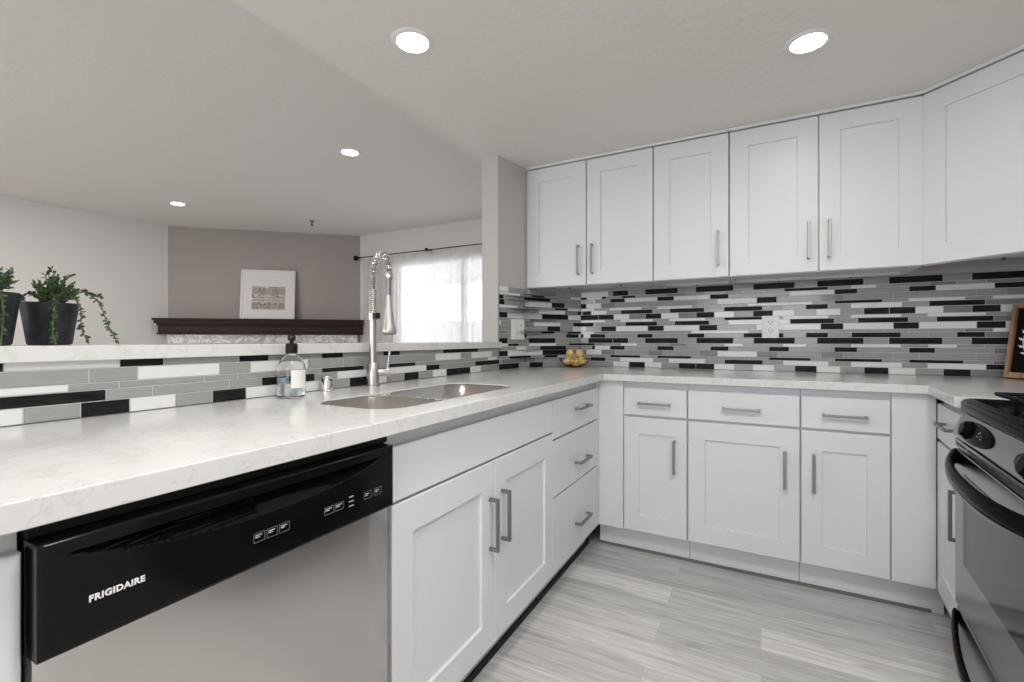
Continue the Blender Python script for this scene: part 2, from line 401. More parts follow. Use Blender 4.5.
# folded piece on the stub wall and its chamfered corner
SP = [(-1.3435, 2.345), (-1.2935, 2.61), (-1.0635, TILE-.002)]
SL = [0]
for a, b_ in zip(SP, SP[1:]): SL.append(SL[-1] + math.dist(a, b_))
def stubP(s, p):
    i = 0 if s < SL[1] else 1
    a, b_ = Vector(SP[i]), Vector(SP[i+1]); d = (b_-a).normalized(); q = a + d*(s - SL[i]); nn = Vector((d.y, -d.x))
    q += nn*p; return (q.x, q.y)
def split_at(row, s):
    o = []; a = 0; done = False
    for e, c in row:
        if not done and e >= s:
            if s - a > .006: o.append((s, c))
            done = True
            if e - s < .006: a = e; continue
        o.append((e, c)); a = e
    return o
SCOL = 'GBDGWWBGWBGGWDGBWGG'
mosaic('backsplash', stubP, .0005, SL[2]-.0005, [split_at(rand_row(0, SL[2], 700+i*3), SL[1]) for i in range(19)], allz,
       'folded mosaic backsplash on the stub wall around the white switch plate')

# ------------------------------------------------------------------ cabinets
def door_mesh(bm, x0, x1, z0, z1, st=.074, rl=.082, th=.02, rec=.009, y=0, ch=.003):
    """shaker door: front at y-th, flat panel sunk by rec"""
    yf = y - th
    def loop(x0, x1, z0, z1, yy): return [bm.verts.new(p) for p in ((x0, yy, z0), (x1, yy, z0), (x1, yy, z1), (x0, yy, z1))]
    A = loop(x0, x1, z0, z1, y - .001); O = loop(x0, x1, z0, z1, yf + .0015); O2 = loop(x0+.0015, x1-.0015, z0+.0015, z1-.0015, yf)
    I = loop(x0+st, x1-st, z0+rl, z1-rl, yf); I2 = loop(x0+st+ch*.5, x1-st-ch*.5, z0+rl+ch*.5, z1-rl-ch*.5, yf+rec)
    for a, b in ((A, O), (O, O2), (O2, I), (I, I2)):
        for k in range(4): bm.faces.new((a[k], a[(k+1) % 4], b[(k+1) % 4], b[k]))
    bm.faces.new(I2); bm.faces.new(A[::-1]); return bm
def slab_mesh(bm, x0, x1, z0, z1, th=.02, y=0): return bx(bm, x0, x1, y-th, y-.001, z0, z1)
def pull(parent, x, z, L, vert, y=-.02, name='handle'):
    bm = B(); s = .0055; e = L/2
    if vert:
        bx(bm, x-s, x+s, y-.034, y-.024, z-e, z+e)
        for k in (-1, 1): bx(bm, x-s, x+s, y-.0245, y, z+k*(e-.0055)-.0055, z+k*(e-.0055)+.0055)
    else:
        bx(bm, x-e, x+e, y-.034, y-.024, z-s, z+s)
        for k in (-1, 1): bx(bm, x+k*(e-.0055)-.0055, x+k*(e-.0055)+.0055, y-.0245, y, z-s, z+s)
    return obj(name, bm, M['pull'], parent, bevel=.0012)
ZB, ZTOP, ZC = .125, .846, .879
def base_cab(name, label, loc, rotz, W, D=.57, toe=.055, fl=0, fr=0):
    t = thing(name, label, 'cabinet', loc, rotz, None)
    b = B(); bx(b, 0, W, 0, .018, ZB, ZC); bx(b, 0, .016, .018, D, ZB, ZC); bx(b, W-.016, W, .018, D, ZB, ZC)
    bx(b, .016, W-.016, .018, D, ZB, ZB+.016); bx(b, .016, W-.016, D-.01, D, ZB+.016, ZC)
    obj('carcass', b, M['inside'] if False else M['white'], t)
    obj('toe_kick', bx(B(), 0, W+fr, toe, toe+.016, 0, ZB), M['white'], t)
    return t
def door(t, x0, x1, z0, z1, hx=None, hz=None, L=.165, **kw):
    d = obj('door', door_mesh(B(), x0, x1, z0, z1, **kw), M['white'], t)
    if hx is not None: pull(d, hx, hz, L, True)
    return d
def drawer(t, x0, x1, z0, z1, L=.165, shaker=False, hx=None, hz=None):
    d = obj('drawer', slab_mesh(B(), x0, x1, z0, z1), M['white'], t, bevel=.0015)
    if L: pull(d, (x0+x1)/2 if hx is None else hx, (z0+z1)/2 + .005 if hz is None else hz, L, False)
    return d

g = .0025
XF = -.766            # face-frame plane of the peninsula cabinets
R90 = PI/2
# peninsula, front to back: end cabinet, dishwasher, sink cabinet, drawer cabinet
t = base_cab('base_cabinet', 'white base cabinet at the near end of the peninsula, left of the dishwasher', (XF, -.72, 0), R90, .924)
door(t, g, .45-g, ZB+.003, ZTOP, .41, .6); door(t, .45+g, .9225, ZB+.003, ZTOP, .49, .6)
t = base_cab('sink_cabinet', 'white two-door cabinet below the sink, right of the dishwasher', (XF, .806, 0), R90, .937)
y1 = .937
obj('false_front', slab_mesh(B(), g, y1-g, .714, .842), M['white'], t, bevel=.0015)
door(t, g, y1/2-g*.6, ZB+.003, .706, y1/2-.032, .515); door(t, y1/2+g*.6, y1-g, ZB+.003, .706, y1/2+.044, .520)
obj('base_strip', bx(B(), 0, .937, .045, .0545, 0, .022), M['blackstrip'], t, label='black strip along the foot')
t = base_cab('drawer_cabinet', 'narrow white cabinet of three drawers in the corner right of the sink', (XF, 1.7435, 0), R90, .606)
w_ = .575
obj('filler', slab_mesh(B(), .5765, .6055, ZB+.001, ZC-.001, .019), M['white'], t)
drawer(t, g, w_, .682, .842, .16, hx=.33, hz=.776); drawer(t, g, w_, .444, .674, .16, hx=.33, hz=.53); drawer(t, g, w_, ZB+.003, .437, .16, hx=.33, hz=.252)
obj('base_strip', bx(B(), 0, .64, .045, .0545, 0, .022), M['blackstrip'], t, label='black strip along the foot')

# back run
YF = 2.372
def back_cab(label, x0, x1, hside, d0=None, d1=None, fill=None, handle_L=.155, toe_w=0):
    t = base_cab('base_cabinet', label, (x0, YF, 0), 0, x1-x0, fr=toe_w)
    a = (d0 if d0 is not None else x0) - x0; e = (d1 if d1 is not None else x1) - x0
    drawer(t, a+g, e-g, .712, ZTOP, handle_L, hz=.773)
    hx = e - .058 if hside == 'r' else a + .046
    door(t, a+g, e-g, ZB+.003, .700, hx, .522, .16)
    if fill:
        f0, f1 = fill[0]-x0, fill[1]-x0
        obj('filler', slab_mesh(B(), f0, f1, ZB+.001, ZC-.001, .018), M['white'], t)
    obj('base_strip', bx(B(), 0, x1-x0, .046, .0545, 0, .012), M['greystrip'], t, label='grey strip along the foot')
    return t
back_cab('narrow white base cabinet in the inner corner, right of the stack of three drawers', -.764, -.311, 'r', -.617, -.311, (-.764, -.619))
back_cab('widest white base cabinet in the middle of the back run', -.309, .149, 'r')
back_cab('white base cabinet next to the stove corner, handle on the left of its door', .151, .598, 'l', .151, .458, (.4605, .5965), toe_w=.04)

# right run, turned a little
RA = math.radians(-95)
rd = Vector((-.0872, -.9962)); rn = Vector((-.9962, .0872))
def rpos(t_, off=0): return (.598 + rd.x*t_ + rn.x*off, 2.352 + rd.y*t_ + rn.y*off)
p = rpos(.004, -.02)
t = base_cab('base_cabinet', 'white base cabinet squeezed between the back run and the stove', (p[0], p[1], 0), RA, .43, .56)
drawer(t, .004, .428, .712, ZTOP, .16, hx=.22, hz=.785); door(t, .004, .428, ZB+.003, .700, .365, .522, .165)
obj('base_strip', bx(B(), .06, .43, .046, .0545, 0, .012), M['greystrip'], t, label='grey strip along the foot')

# wall cabinets
YU, UB, UT = 2.625, 1.411, 2.144
def upper(label, loc, rotz, W, doors, poly=None, D=.335):
    t = thing('wall_cabinet', label, 'cabinet', loc, rotz)
    b = B()
    pl = poly or [(0, 0), (W, 0), (W, D), (0, D)]
    prism(b, pl, UB+.012, UT+.002)
    obj('carcass', b, M['white'], t)
    b = B(); bx(b, 0, W, 0, .02, UB, UB+.0125)
    if not poly: bx(b, 0, .016, .02, D, UB, UB+.0125); bx(b, W-.016, W, .02, D, UB, UB+.0125); bx(b, .016, W-.016, D-.05, D, UB, UB+.0125)
    obj('bottom_rail', b, M['white'], t)
    obj('crown_strip', bx(B(), 0, W, -.027, .02, UT+.0055, ZK-.0005), M['white'], t, bevel=.001)
    for x0, x1, hx in doors: door(t, x0+g, x1-g, UB+.002, UT, hx, UB+.148, .175, st=.082, rl=.082)
    sc = B()
    for k in ((.5,) if W < .5 else (.3, .72)):
        s_ = obj('screw_cap', lathe(B(), [(0, UB+.0035), (.0045, UB+.0035), (.0045, UB+.0125), (0, UB+.0125)], 12, (W*k, D-.03 if not poly else .12, -.006)), M['slot'], t, label='dark screw head under the cabinet')
    sc.free()
    return t
upper('leftmost white wall cabinet with two doors, against the stub wall', (-1.293, YU, 0), 0, .772,
      [(0, .389, .342), (.391, .772, .427)], [(0, 0), (.772, 0), (.772, .335), (.238, .335), (.002, .0)])
upper('single-door white wall cabinet between the two double-door ones', (-.519, YU, 0), 0, .375, [(0, .375, .325)])
upper('white wall cabinet with two doors, right of the single-door one, above the socket', (-.142, YU, 0), 0, .762, [(0, .381, .340), (.381, .762, .421)])
Lc = .42
t = upper('diagonal white corner wall cabinet above the stove corner', (.622, YU, 0), -PI/4, Lc, [(.008, Lc, None)],
          [(0, 0), (Lc, 0), (Lc+.215, .222), (.425, .432), (.245, .235)])

# ------------------------------------------------------------------ worktop and bar ledge
SX0, SX1, SY0, SY1 = -1.112, -.812, .865, 1.57
OUT = [(-1.341, -.75), (-1.341, 2.344), (-1.2905, 2.61), (-1.0595, 2.9605), (1.23, 2.9605), (1.23, 1.855), (.5285, 1.9165), (.564, 2.318), (-.712, 2.318), (-.712, -.75)]
HOLE = rrect(SX0, SX1, SY0, SY1, .085, 8)
b = B()
def ring(pts, z): 
    vs = [b.verts.new((x, y, z)) for x, y in pts]
    return vs, [b.edges.new((vs[i], vs[(i+1) % len(vs)])) for i in range(len(vs))]
Z0, Z1 = .8805, .914
vo_, eo = ring(OUT, Z1); vh, eh = ring(HOLE, Z1)
bmesh.ops.triangle_fill(b, use_beauty=True, use_dissolve=False, edges=eo+eh)
ext = bmesh.ops.extrude_face_region(b, geom=list(b.faces))
for v_ in ext['geom']:
    if isinstance(v_, bmesh.types.BMVert): v_.co.z = Z0
worktop = obj('worktop', b, M['quartz'], bevel=.002)
tag(worktop, 'white quartz worktop running around the corner from the sink to the stove', 'worktop')
bar = obj('bar_ledge', bx(B(), -1.72, -1.325, -.9, 2.3445, 1.043, 1.077), M['quartz'], bevel=.002)
tag(bar, 'raised white quartz ledge above the low mosaic strip, behind the sink', 'ledge')

# sink with two bowls below the cut-out
sk = thing('kitchen_sink', 'stainless steel double-bowl sink set under the quartz worktop', 'sink', (-.96, 1.2, .88))
def sw(x, y, z): return (x+.96, y-1.2, z-.88)
def bowl(y0, y1, x0, x1, depth):
    L = []
    for ins, dz, r in ((0, 0, .083), (.006, depth-.03, .078), (.014, depth-.008, .07), (.034, depth, .055)):
        L.append([sw(x, y, .911-dz) for x, y in rrect(x0+ins, x1-ins, y0+ins, y1-ins, r, 8)])
    bm = loft(B(), L); o = obj('bowl', bm, M['sinksteel'], sk, smooth=True, solid=.0012)
    cx, cy = (x0+x1)/2, (y0+y1)/2
    obj('drain', lathe(B(), [(0, .003), (.02, .002), (.035, .004), (.043, .0005), (.043, -.01), (0, -.01)], 24, sw(cx, cy, .911-depth+.002)), M['chrome'], o, smooth=True)
    return o
bowl(SY0+.002, 1.126, SX0+.002, SX1-.002, .22); bowl(1.142, SY1-.002, SX0+.002, SX1-.002, .19)
obj('divider', bx(B(), -1.109+.96, -.815+.96, 1.1265-1.2, 1.1415-1.2, .002, .0315), M['sinksteel'], sk, bevel=.003)

# faucet with spring hose
fd = Vector((.894, -.44, 0)).normalized()
fc = thing('kitchen_faucet', 'tall brushed nickel spring faucet with pull-down spray head behind the sink', 'faucet', (-1.292, 1.296, .914))
def fp(r, z): return fd*r + Vector((0, 0, z-.914))
obj('base', lathe(B(), [(0, 0.0003), (.027, .0003), (.027, .004), (.0225, .006), (.0225, .086), (.020, .090), (0, .090)], 28), M['nickel'], fc, smooth=True)
obj('riser', tube(B(), [(0, 0, .09), (0, 0, .275)], .0135, 18), M['nickel'], fc, smooth=True)
obj('collar', lathe(B(), [(.0135, .249), (.0185, .251), (.0185, .275), (.0135, .277)], 24), M['nickel'], fc, smooth=True)
b = B()
for k in range(12): lathe(b, [(.0128, .276+k*.0075), (.0152, .2785+k*.0075), (.0152, .2800+k*.0075), (.0128, .2835+k*.0075)], 20)
lathe(b, [(.0128, .276), (.0128, .366)], 20)
obj('spring_sleeve', b, M['nickel'], fc, smooth=True)
reach = .165
arc = [fp(0, 1.19)] + [fp(0, 1.28)] + [fp(reach/2 - reach/2*math.cos(a), 1.318 + .080*math.sin(a)) for a in [PI*k/8 for k in range(0, 9)]] + [fp(reach, 1.308)]
path = smooth_path(arc, 7)
obj('hose', tube(B(), path + [fp(reach, 1.215)], .0075, 12), M['steel_dark'], fc, smooth=True)
hel = []; dist = 0; pp = path[10:]; 
us = None; dens = []
for a, c_ in zip(pp, pp[1:]):
    n_ = 22
    for k in range(n_): dens.append((a.lerp(c_, k/n_), (c_-a).normalized(), (c_-a).length/n_))
side = Vector((0, 0, 1)).cross(fd).normalized()
ph = 0
for q, d, l in dens:
    ph += 2*PI*l/.0068; nrm = d.cross(side).normalized()
    hel.append(q + (side*math.cos(ph) + nrm*math.sin(ph))*.0125)
obj('spring', tube(B(), hel, .0018, 5), M['chrome'], fc, smooth=True)
b = B(); e = fp(reach, 0)
lathe(b, [(0, .408), (.0135, .408), (.0135, .387), (.0125, .385), (0, .385)], 20, (e.x, e.y, 0)); obj('spring_cap', b, M['nickel'], fc, smooth=True)
b = B(); lathe(b, [(.0076, .332), (.0095, .330), (.0105, .300), (.0125, .285), (.0145, .284), (.0165, .262), (.0195, .240), (.0250, .212), (.0268, .200), (.024, .195), (.0, .195)], 24, (e.x, e.y, 0))
head = obj('spray_head', b, M['nickel'], fc, smooth=True)
b = B(); lathe(b, [(0, .1948), (.020, .1948), (.020, .1932), (0, .1932)], 20, (e.x, e.y, 0)); obj('nozzle', b, M['slot'], head)
q0, q1 = fp(.0182, 1.178), fp(.056, 1.178)
sd = side*.009; b = B()
vs = [b.verts.new(q + s_*sd + Vector((0, 0, z))) for q in (q0, q1) for s_, z in ((-1, -.011), (1, -.011), (1, .011), (-1, .011))]
for f in ((0, 1, 2, 3), (7, 6, 5, 4), (0, 4, 5, 1), (1, 5, 6, 2), (2, 6, 7, 3), (3, 7, 4, 0)): b.faces.new([vs[i] for i in f])
obj('docking_arm', b, M['blackmat'], fc, bevel=.002, label='black block of the docking arm')
hd = Vector((.75, .66, 0)).normalized()
obj('handle_hub', tube(B(), [hd*.020 + Vector((0, 0, .052)), hd*.062 + Vector((0, 0, .052))], [.0155, .0155], 20), M['nickel'], fc, bevel=.0015)
obj('lever', tube(B(), [hd*.053 + Vector((0, 0, .062)), hd*.056 + Vector((0, 0, .09)), hd*.062 + Vector((0, 0, .132))], [.0055, .005, .0045], 10), M['nickel'], fc, smooth=True)

# air-gap cap
ag = obj('air_gap_cap', lathe(B(), [(0, .0003), (.0195, .0003), (.0195, .003), (.0185, .004), (.0185, .049), (.0165, .052), (0, .053)], 28), M['chrome'], smooth=True)
ag.location = (-1.308, 1.10, .914); tag(ag, 'small chrome cylinder cap between the soap bottle and the faucet', 'air gap')
obj('slot', bx(B(), -.004, .0192, -.006, .006, .036, .041), M['slot'], ag)

# soap bottle
sb = thing('soap_bottle', 'clear glass soap bottle with black pump and white label beside the sink', 'soap dispenser', (-1.268, .934, .9143))
prof = [(0, .001), (.037, .001), (.040, .004), (.040, .088), (.038, .100), (.030, .116), (.018, .127), (.0145, .131), (.0145, .138)]
inn = [(.0125, .138), (.0125, .131), (.016, .1245), (.028, .1135), (.0355, .099), (.0375, .088), (.0375, .006), (0, .005)]
obj('bottle', lathe(B(), prof + inn, 36), M['glass'], sb, smooth=True)
obj('soap', lathe(B(), [(0, .0055), (.0371, .0065), (.0371, .047), (0, .047)], 32), M['liquid'], sb, smooth=True)
def patch(name, a0, a1, z0, z1, r, m, lab):
    b = B(); n_ = 12; V = [[b.verts.new((r_*math.cos(a0+(a1-a0)*k/n_), r_*math.sin(a0+(a1-a0)*k/n_), z)) for k in range(n_+1)] for r_, z in ((r, z0), (r, z1), (r+.0004, z1), (r+.0004, z0))]
    for i in range(4):
        for k in range(n_): b.faces.new((V[i][k], V[i][k+1], V[(i+1) % 4][k+1], V[(i+1) % 4][k]))
    obj(name, b, m, sb, smooth=True, label=lab)
va = math.atan2(-.934, 1.268)
patch('front_label', va - .35 + .30, va + 1.25, .030, .084, .0402, M['label'], 'white label')
patch('back_label', va - 1.35, va - .35, .044, .062, .0402, M['label_grey'], 'blue-grey label')
obj('neck_collar', lathe(B(), [(0, .134), (.0172, .134), (.0172, .161), (.014, .164), (0, .164)], 24), M['blackmat'], sb, smooth=True)
b = B(); lathe(b, [(0, .163), (.006, .163), (.006, .172), (.0115, .174), (.0115, .186), (.009, .190), (0, .191)], 20)
tube(b, [(0, 0, .181), (.012, -.008, .182), (.030, -.019, .178)], [.0065, .006, .0045], 10)
obj('pump', b, M['blackmat'], sb, smooth=True)

# ------------------------------------------------------------------ dishwasher
dw = thing('dishwasher', 'built-in dishwasher with black control panel and stainless steel door', 'dishwasher', (-.766, .206, 0), R90)
DW = .600
def grid_panel(x0, x1, z0, z1, yf, nx, nz, disp):
    b = B(); V = [[b.verts.new((x0+(x1-x0)*i/nx, yf + disp(x0+(x1-x0)*i/nx, z0+(z1-z0)*k/nz), z0+(z1-z0)*k/nz)) for i in range(nx+1)] for k in range(nz+1)]
    for k in range(nz):
        for i in range(nx): b.faces.new((V[k][i], V[k][i+1], V[k+1][i+1], V[k+1][i]))
    bd = [V[0][i] for i in range(nx+1)] + [V[k][nx] for k in range(1, nz+1)] + [V[nz][i] for i in range(nx-1, -1, -1)] + [V[k][0] for k in range(nz-1, 0, -1)]
    bk = [b.verts.new((v_.co.x, -.002, v_.co.z)) for v_ in bd]; n_ = len(bd)
    for i in range(n_): b.faces.new((bd[i], bk[i], bk[(i+1) % n_], bd[(i+1) % n_]))
    b.faces.new(bk); return b
PX0, PX1 = .022, .550
def pocket(x, z):
    d = 0
    if PX0 < x < PX1:
        q = (x - (PX0+PX1)/2)/((PX1-PX0)/2); zl = .8385 - .034*(1 - q*q)**.9 - .001; zu = .8385
        if zl < z < zu:
            s_ = (z - zl)/(zu - zl); d = .024*min(1, (1-q*q)*1.6)*min(1, s_*1.25)**.8*(1 if s_ < .93 else max(0, (1-s_)/.07))
            if q < -.08: d += .0022*math.sin((z-.8)*2*PI/.0045)*min(1, s_*3)*(1-q*q)
    edge = min(z - .7235, .857 - z, x - .001, .575 - x)
    if edge < .004: d += (.004 - max(edge, 0))**2*160
    return d
cp = obj('control_panel', grid_panel(.001, .575, .7235, .857, -.050, 190, 100, pocket), M['black'], dw, smooth=True, label='glossy black panel with scooped pull and printed buttons')
obj('top_strip', bx(B(), .002, .590, -.016, 0, .858, .8785), M['blackmat'], dw)
def text(name, s, x, z, size, y, parent, m, bold=.0, sx=1.0):
    c = bpy.data.curves.new(name, 'FONT'); c.body = s; c.size = size; c.extrude = .0003; c.offset = bold; c.resolution_u = 3; c.space_character = 1.08
    o = bpy.data.objects.new(name, c); C.objects.link(o); bpy.context.view_layer.update()
    me = bpy.data.meshes.new_from_object(o.evaluated_get(bpy.context.evaluated_depsgraph_get())); bpy.data.objects.remove(o); bpy.data.curves.remove(c)
    me.materials.clear(); me.materials.append(m)
    for v_ in me.vertices: v_.co = (x + v_.co.x*sx, y - v_.co.z, z + v_.co.y)
    o = bpy.data.objects.new(name, me); C.objects.link(o); o.parent = parent; return o
text('brand_lettering', 'FRIGIDAIRE', .046, .7725, .0108, -.0506, cp, M['label'], .0004, .99)
def button(x0, x1, z0, z1, bars):
    b = B(); e = .0004; y0, y1_ = -.0507, -.0499
    for bxs in ((x0, x1, z0, z0+e), (x0, x1, z1-e, z1), (x0, x0+e, z0+e, z1-e), (x1-e, x1, z0+e, z1-e)): bx(b, bxs[0], bxs[1], y0, y1_, bxs[2], bxs[3])
    o = obj('button', b, M['greyprint'], cp)
    b = B()
    for fx, fz, fl in bars: bx(b, x0+fx*(x1-x0), x0+(fx+fl)*(x1-x0), y0-.0001, y1_, z0+fz*(z1-z0), z0+fz*(z1-z0)+.0012)
    obj('legend', b, M['legend'], o)
for k in range(3): button(.253+k*.0225, .272+k*.0225, .763, .778, [(.15, .70, .6), (.15, .5, .4)])
for k in range(2): button(.390+k*.024, .411+k*.024, .762, .776, [(.1, .7, .7), (.1, .48, .45)])
for k in range(2): button(.488+k*.028, .508+k*.028, .762, .777, [(.15, .65, .5), (.15, .42, .35)])
for k in range(3): obj('indicator', bx(B(), .448, .460, -.0506, -.0499, .760+k*.009, .7615+k*.009), M['legend'], cp)
b = B()
n_ = 16
vs = []
for i in range(n_+1):
    x = .002 + .573*i/n_; e = min(x-.002, .575-x); yf = -.044 + max(0, .012 - e)**2*90
    vs.append((x, yf))
prism(b, [(.575, -.002), (.002, -.002)] + vs, .11, .7225)
obj('door', b, M['steel'], dw, smooth=True, label='brushed stainless steel door')
obj('toe_kick', bx(B(), .002, .598, .03, .045, 0, .105), M['blackmat'], dw)
obj('tub', bx(B(), .004, .596, 0, .55, .106, .875), M['blackmat'], dw)

# ------------------------------------------------------------------ stove
rt = thing('gas_stove', 'stainless steel and black gas stove at the right of the worktop', 'stove', (.539, 1.9065, 0), RA)
RW = .757
obj('body', bx(B(), .003, RW-.003, .045, .64, .03, .875), M['steel_dark'], rt)
# cooktop with raised rolled rim
b = B(); L = []
for ins, z in ((.006, .872), (0, .878), (0, .900), (.004, .909), (.014, .913), (.028, .911), (.04, .902)):
    L.append([(x, y, z) for x, y in rrect(ins, RW-ins, -.004+ins, .64-ins, .03, 5)])
loft(b, L, True, True); top = obj('cooktop', b, M['enamel'], rt, smooth=True, label='glossy black enamel cooktop')
for cx, cy in ((.19, .19), (.57, .19), (.19, .48), (.57, .48)):
    bn = obj('burner', lathe(B(), [(0, .9025), (.05, .9025), (.052, .910), (.04, .916), (.036, .922), (0, .924)], 24, (cx, cy, 0)), M['iron'], rt, smooth=True)
    b = B()
    for k in range(4):
        a = k*PI/2; c_, s_ = math.cos(a), math.sin(a)
        tube(b, [(cx+c_*.115, cy+s_*.115, .9025), (cx+c_*.115, cy+s_*.115, .936), (cx+c_*.03, cy+s_*.03, .938)], .006, 6)
    pts = [(cx+sx*.125, cy+sy*.125, .934) for sx, sy in ((-1, -1), (1, -1), (1, 1), (-1, 1), (-1, -1))]
    tube(b, pts, .006, 6); lathe(b, [(.058, .930), (.066, .930), (.066, .938), (.058, .938)], 20, (cx, cy, 0), True)
    obj('grate', b, M['iron'], rt)
# control panel: slanted steel fascia
b = B()
prof = [(.030, .868), (.006, .868), (.004, .862), (-.018, .802), (-.016, .797), (.030, .797)]
vs0 = [b.verts.new((0.0, y, z)) for y, z in prof]; vs1 = [b.verts.new((RW, y, z)) for y, z in prof]
b.faces.new(vs0); b.faces.new(vs1[::-1])
for i in range(len(prof)): b.faces.new((vs0[i], vs0[(i+1) % len(prof)], vs1[(i+1) % len(prof)], vs1[i]))
pan = obj('control_panel', b, M['stovesteel'], rt, bevel=.0015)
pn = Vector((0, -.0600, .0220)).normalized(); pu = Vector((0, .022, .060)).normalized()
def on_panel(x, s_): return Vector((x, -.007, .832)) + pu*s_
for xo, xks, hw in ((.195, (.14,), .158), (.625, (.60,), .120)):
    c0 = on_panel(xo, 0)
    b = B(); n_ = 40; loops = []
    for k_, hgt in ((1, 0.0003), (1, .002), (.97, .0035)):
        loops.append([c0 + Vector((1, 0, 0))*(hw*k_*math.cos(2*PI*j/n_)) + pu*(.0295*k_*math.sin(2*PI*j/n_)) + pn*hgt for j in range(n_)])
    loft(b, loops, True, True); pl = obj('knob_plate', b, M['stoveblack'], pan, smooth=True, label='glossy black oval plate')
    for xk in xks:
        ck = on_panel(xk, 0); b = B(); loops = []
        for r_, hgt in ((.0265, .003), (.0265, .006), (.022, .009), (.020, .017), (.018, .019)):
            loops.append([ck + Vector((1, 0, 0))*((r_)*math.cos(2*PI*j/n_)) + pu*(r_*math.sin(2*PI*j/n_)) + pn*hgt for j in range(n_)])
        loft(b, loops, True, True); kn = obj('knob', b, M['stoveblack'], rt, smooth=True)
    b = B()
    for dx, ds in ((.036, -.002), (.036, .006), (.060, .002), (.064, -.005), (.043, .010)):
        q = on_panel(xo+dx, ds) + pn*.0038; tube(b, [q, q + Vector((.008, 0, 0))], .0009, 5)
    obj('legend', b, M['legend'], pl)
obj('gap_strip', bx(B(), .002, RW-.002, .006, .04, .789, .7965), M['blackmat'], rt)
b = B(); bx(b, .002, RW-.002, -.012, .03, .764, .788); vt = obj('vent_strip', b, M['stovesteel'], rt, bevel=.001)
for k in range(6): obj('vent_slot', bx(B(), .02+k*.122, .125+k*.122, -.0126, -.0115, .773, .780), M['slot'], vt)
# oven door with window
b = B(); bx(b, .002, RW-.002, -.012, .044, .285, .758); od = obj('oven_door', b, M['stovesteel'], rt, bevel=.004)
obj('window', prism(B(), [(0, 0), (1, 0), (1, 1), (0, 1)], 0, 1) if False else bx(B(), .105, RW-.105, -.0135, -.0118, .44, .70), M['black'], od, bevel=.001, label='dark oven window')
def bow(name, parent, zc, drop, out, r, m, lab=None):
    b = B(); n_ = 28; L = []
    for i in range(n_+1):
        q = -1 + 2*i/n_; x = RW/2 + q*(RW/2-.012); o_ = out*(1 - abs(q)**2.6)
        cy, cz = -.014 - o_, zc - drop*(1 - abs(q)**2.2)
        L.append([(x, cy + r[0]*math.cos(2*PI*j/14), cz + r[1]*math.sin(2*PI*j/14)) for j in range(14)])
    loft(b, L, True, True); return obj(name, b, m, parent, smooth=True, label=lab)
bow('handle', od, .738, .012, .052, (.011, .020), M['stoveblack'], 'black bowed oven handle')
for z_ in (.7155,): bow('handle_edge', od, z_, .012, .055, (.005, .004), M['stovesteel'])
dr = obj('warming_drawer', bx(B(), .002, RW-.002, -.008, .044, .06, .275), M['stovesteel'], rt, bevel=.004)
bow('handle', dr, .245, .05, .03, (.008, .024), M['stoveblack'], 'black curved drawer lip')
obj('plinth', bx(B(), .01, RW-.01, .03, .6, 0, .055), M['blackmat'], rt)

# ------------------------------------------------------------------ small things on the back worktop
bc = (-1.045, 2.790)
fb = thing('fruit_bowl', 'small dark wire bowl holding lemons in the back corner of the worktop', 'bowl', (bc[0], bc[1], .9143))
def br_(z): return .035 + (.098-.035)*math.sin(min(1, z/.058)*PI/2)**.9
b = B()
lathe(b, [(.0965, .056), (.0985, .0545), (.1005, .056), (.0985, .0575)], 40, (0, 0, 0), True); obj('rim', b, M['wire'], fb, smooth=True)
b = B(); lathe(b, [(0, 0.0002), (.036, .0002), (.038, .002), (.036, .004), (0, .004)], 28); obj('foot', b, M['wire'], fb, smooth=True)
for k in range(22):
    a = 2*PI*k/22; pts = [(br_(z)*math.cos(a+.25*z/.056), br_(z)*math.sin(a+.25*z/.056), z+.002) for z in [.056*j/7 for j in range(8)]]
    obj('wire_rib', tube(B(), pts, .0013, 5), M['wire'], fb, smooth=True)
def lemon(pos, ang, label, s_=1.0, tilt=1.3):
    P_ = [(0, -.045), (.006, -.043), (.010, -.037), (.022, -.026), (.0295, -.010), (.031, 0), (.0295, .011), (.022, .026), (.011, .036), (.006, .040), (0, .041)]
    o = obj('lemon', lathe(B(), [(r*s_, z*s_) for r, z in P_], 20), M['lemon'], smooth=True)
    o.location = (bc[0]+pos[0], bc[1]+pos[1], .9143+pos[2]); o.rotation_euler = (tilt, 0, ang)
    tag(o, label, 'lemon', 'lemons in the wire bowl'); return o
cr = Vector((.881, .473)); cf = Vector((-.473, .881))
for (a, d_, z), an, lb in (((-.043, -.006, .040), 1.35, 'yellow lemon at the left of the wire bowl'), ((.043, -.006, .040), -1.35, 'yellow lemon at the right of the wire bowl'),
                           ((0, -.042, .0345), 0.02, 'yellow lemon at the front of the wire bowl'), ((0, .038, .038), 1.6, 'yellow lemon at the back of the wire bowl, half hidden'),
                           ((-.030, .000, .0885), .35, 'topmost yellow lemon on the left of the pile'), ((.030, .002, .0885), -.3, 'topmost yellow lemon on the right of the pile')):
    p_ = cr*a + cf*d_; lemon((p_.x, p_.y, z), an + YAW, lb, .82)

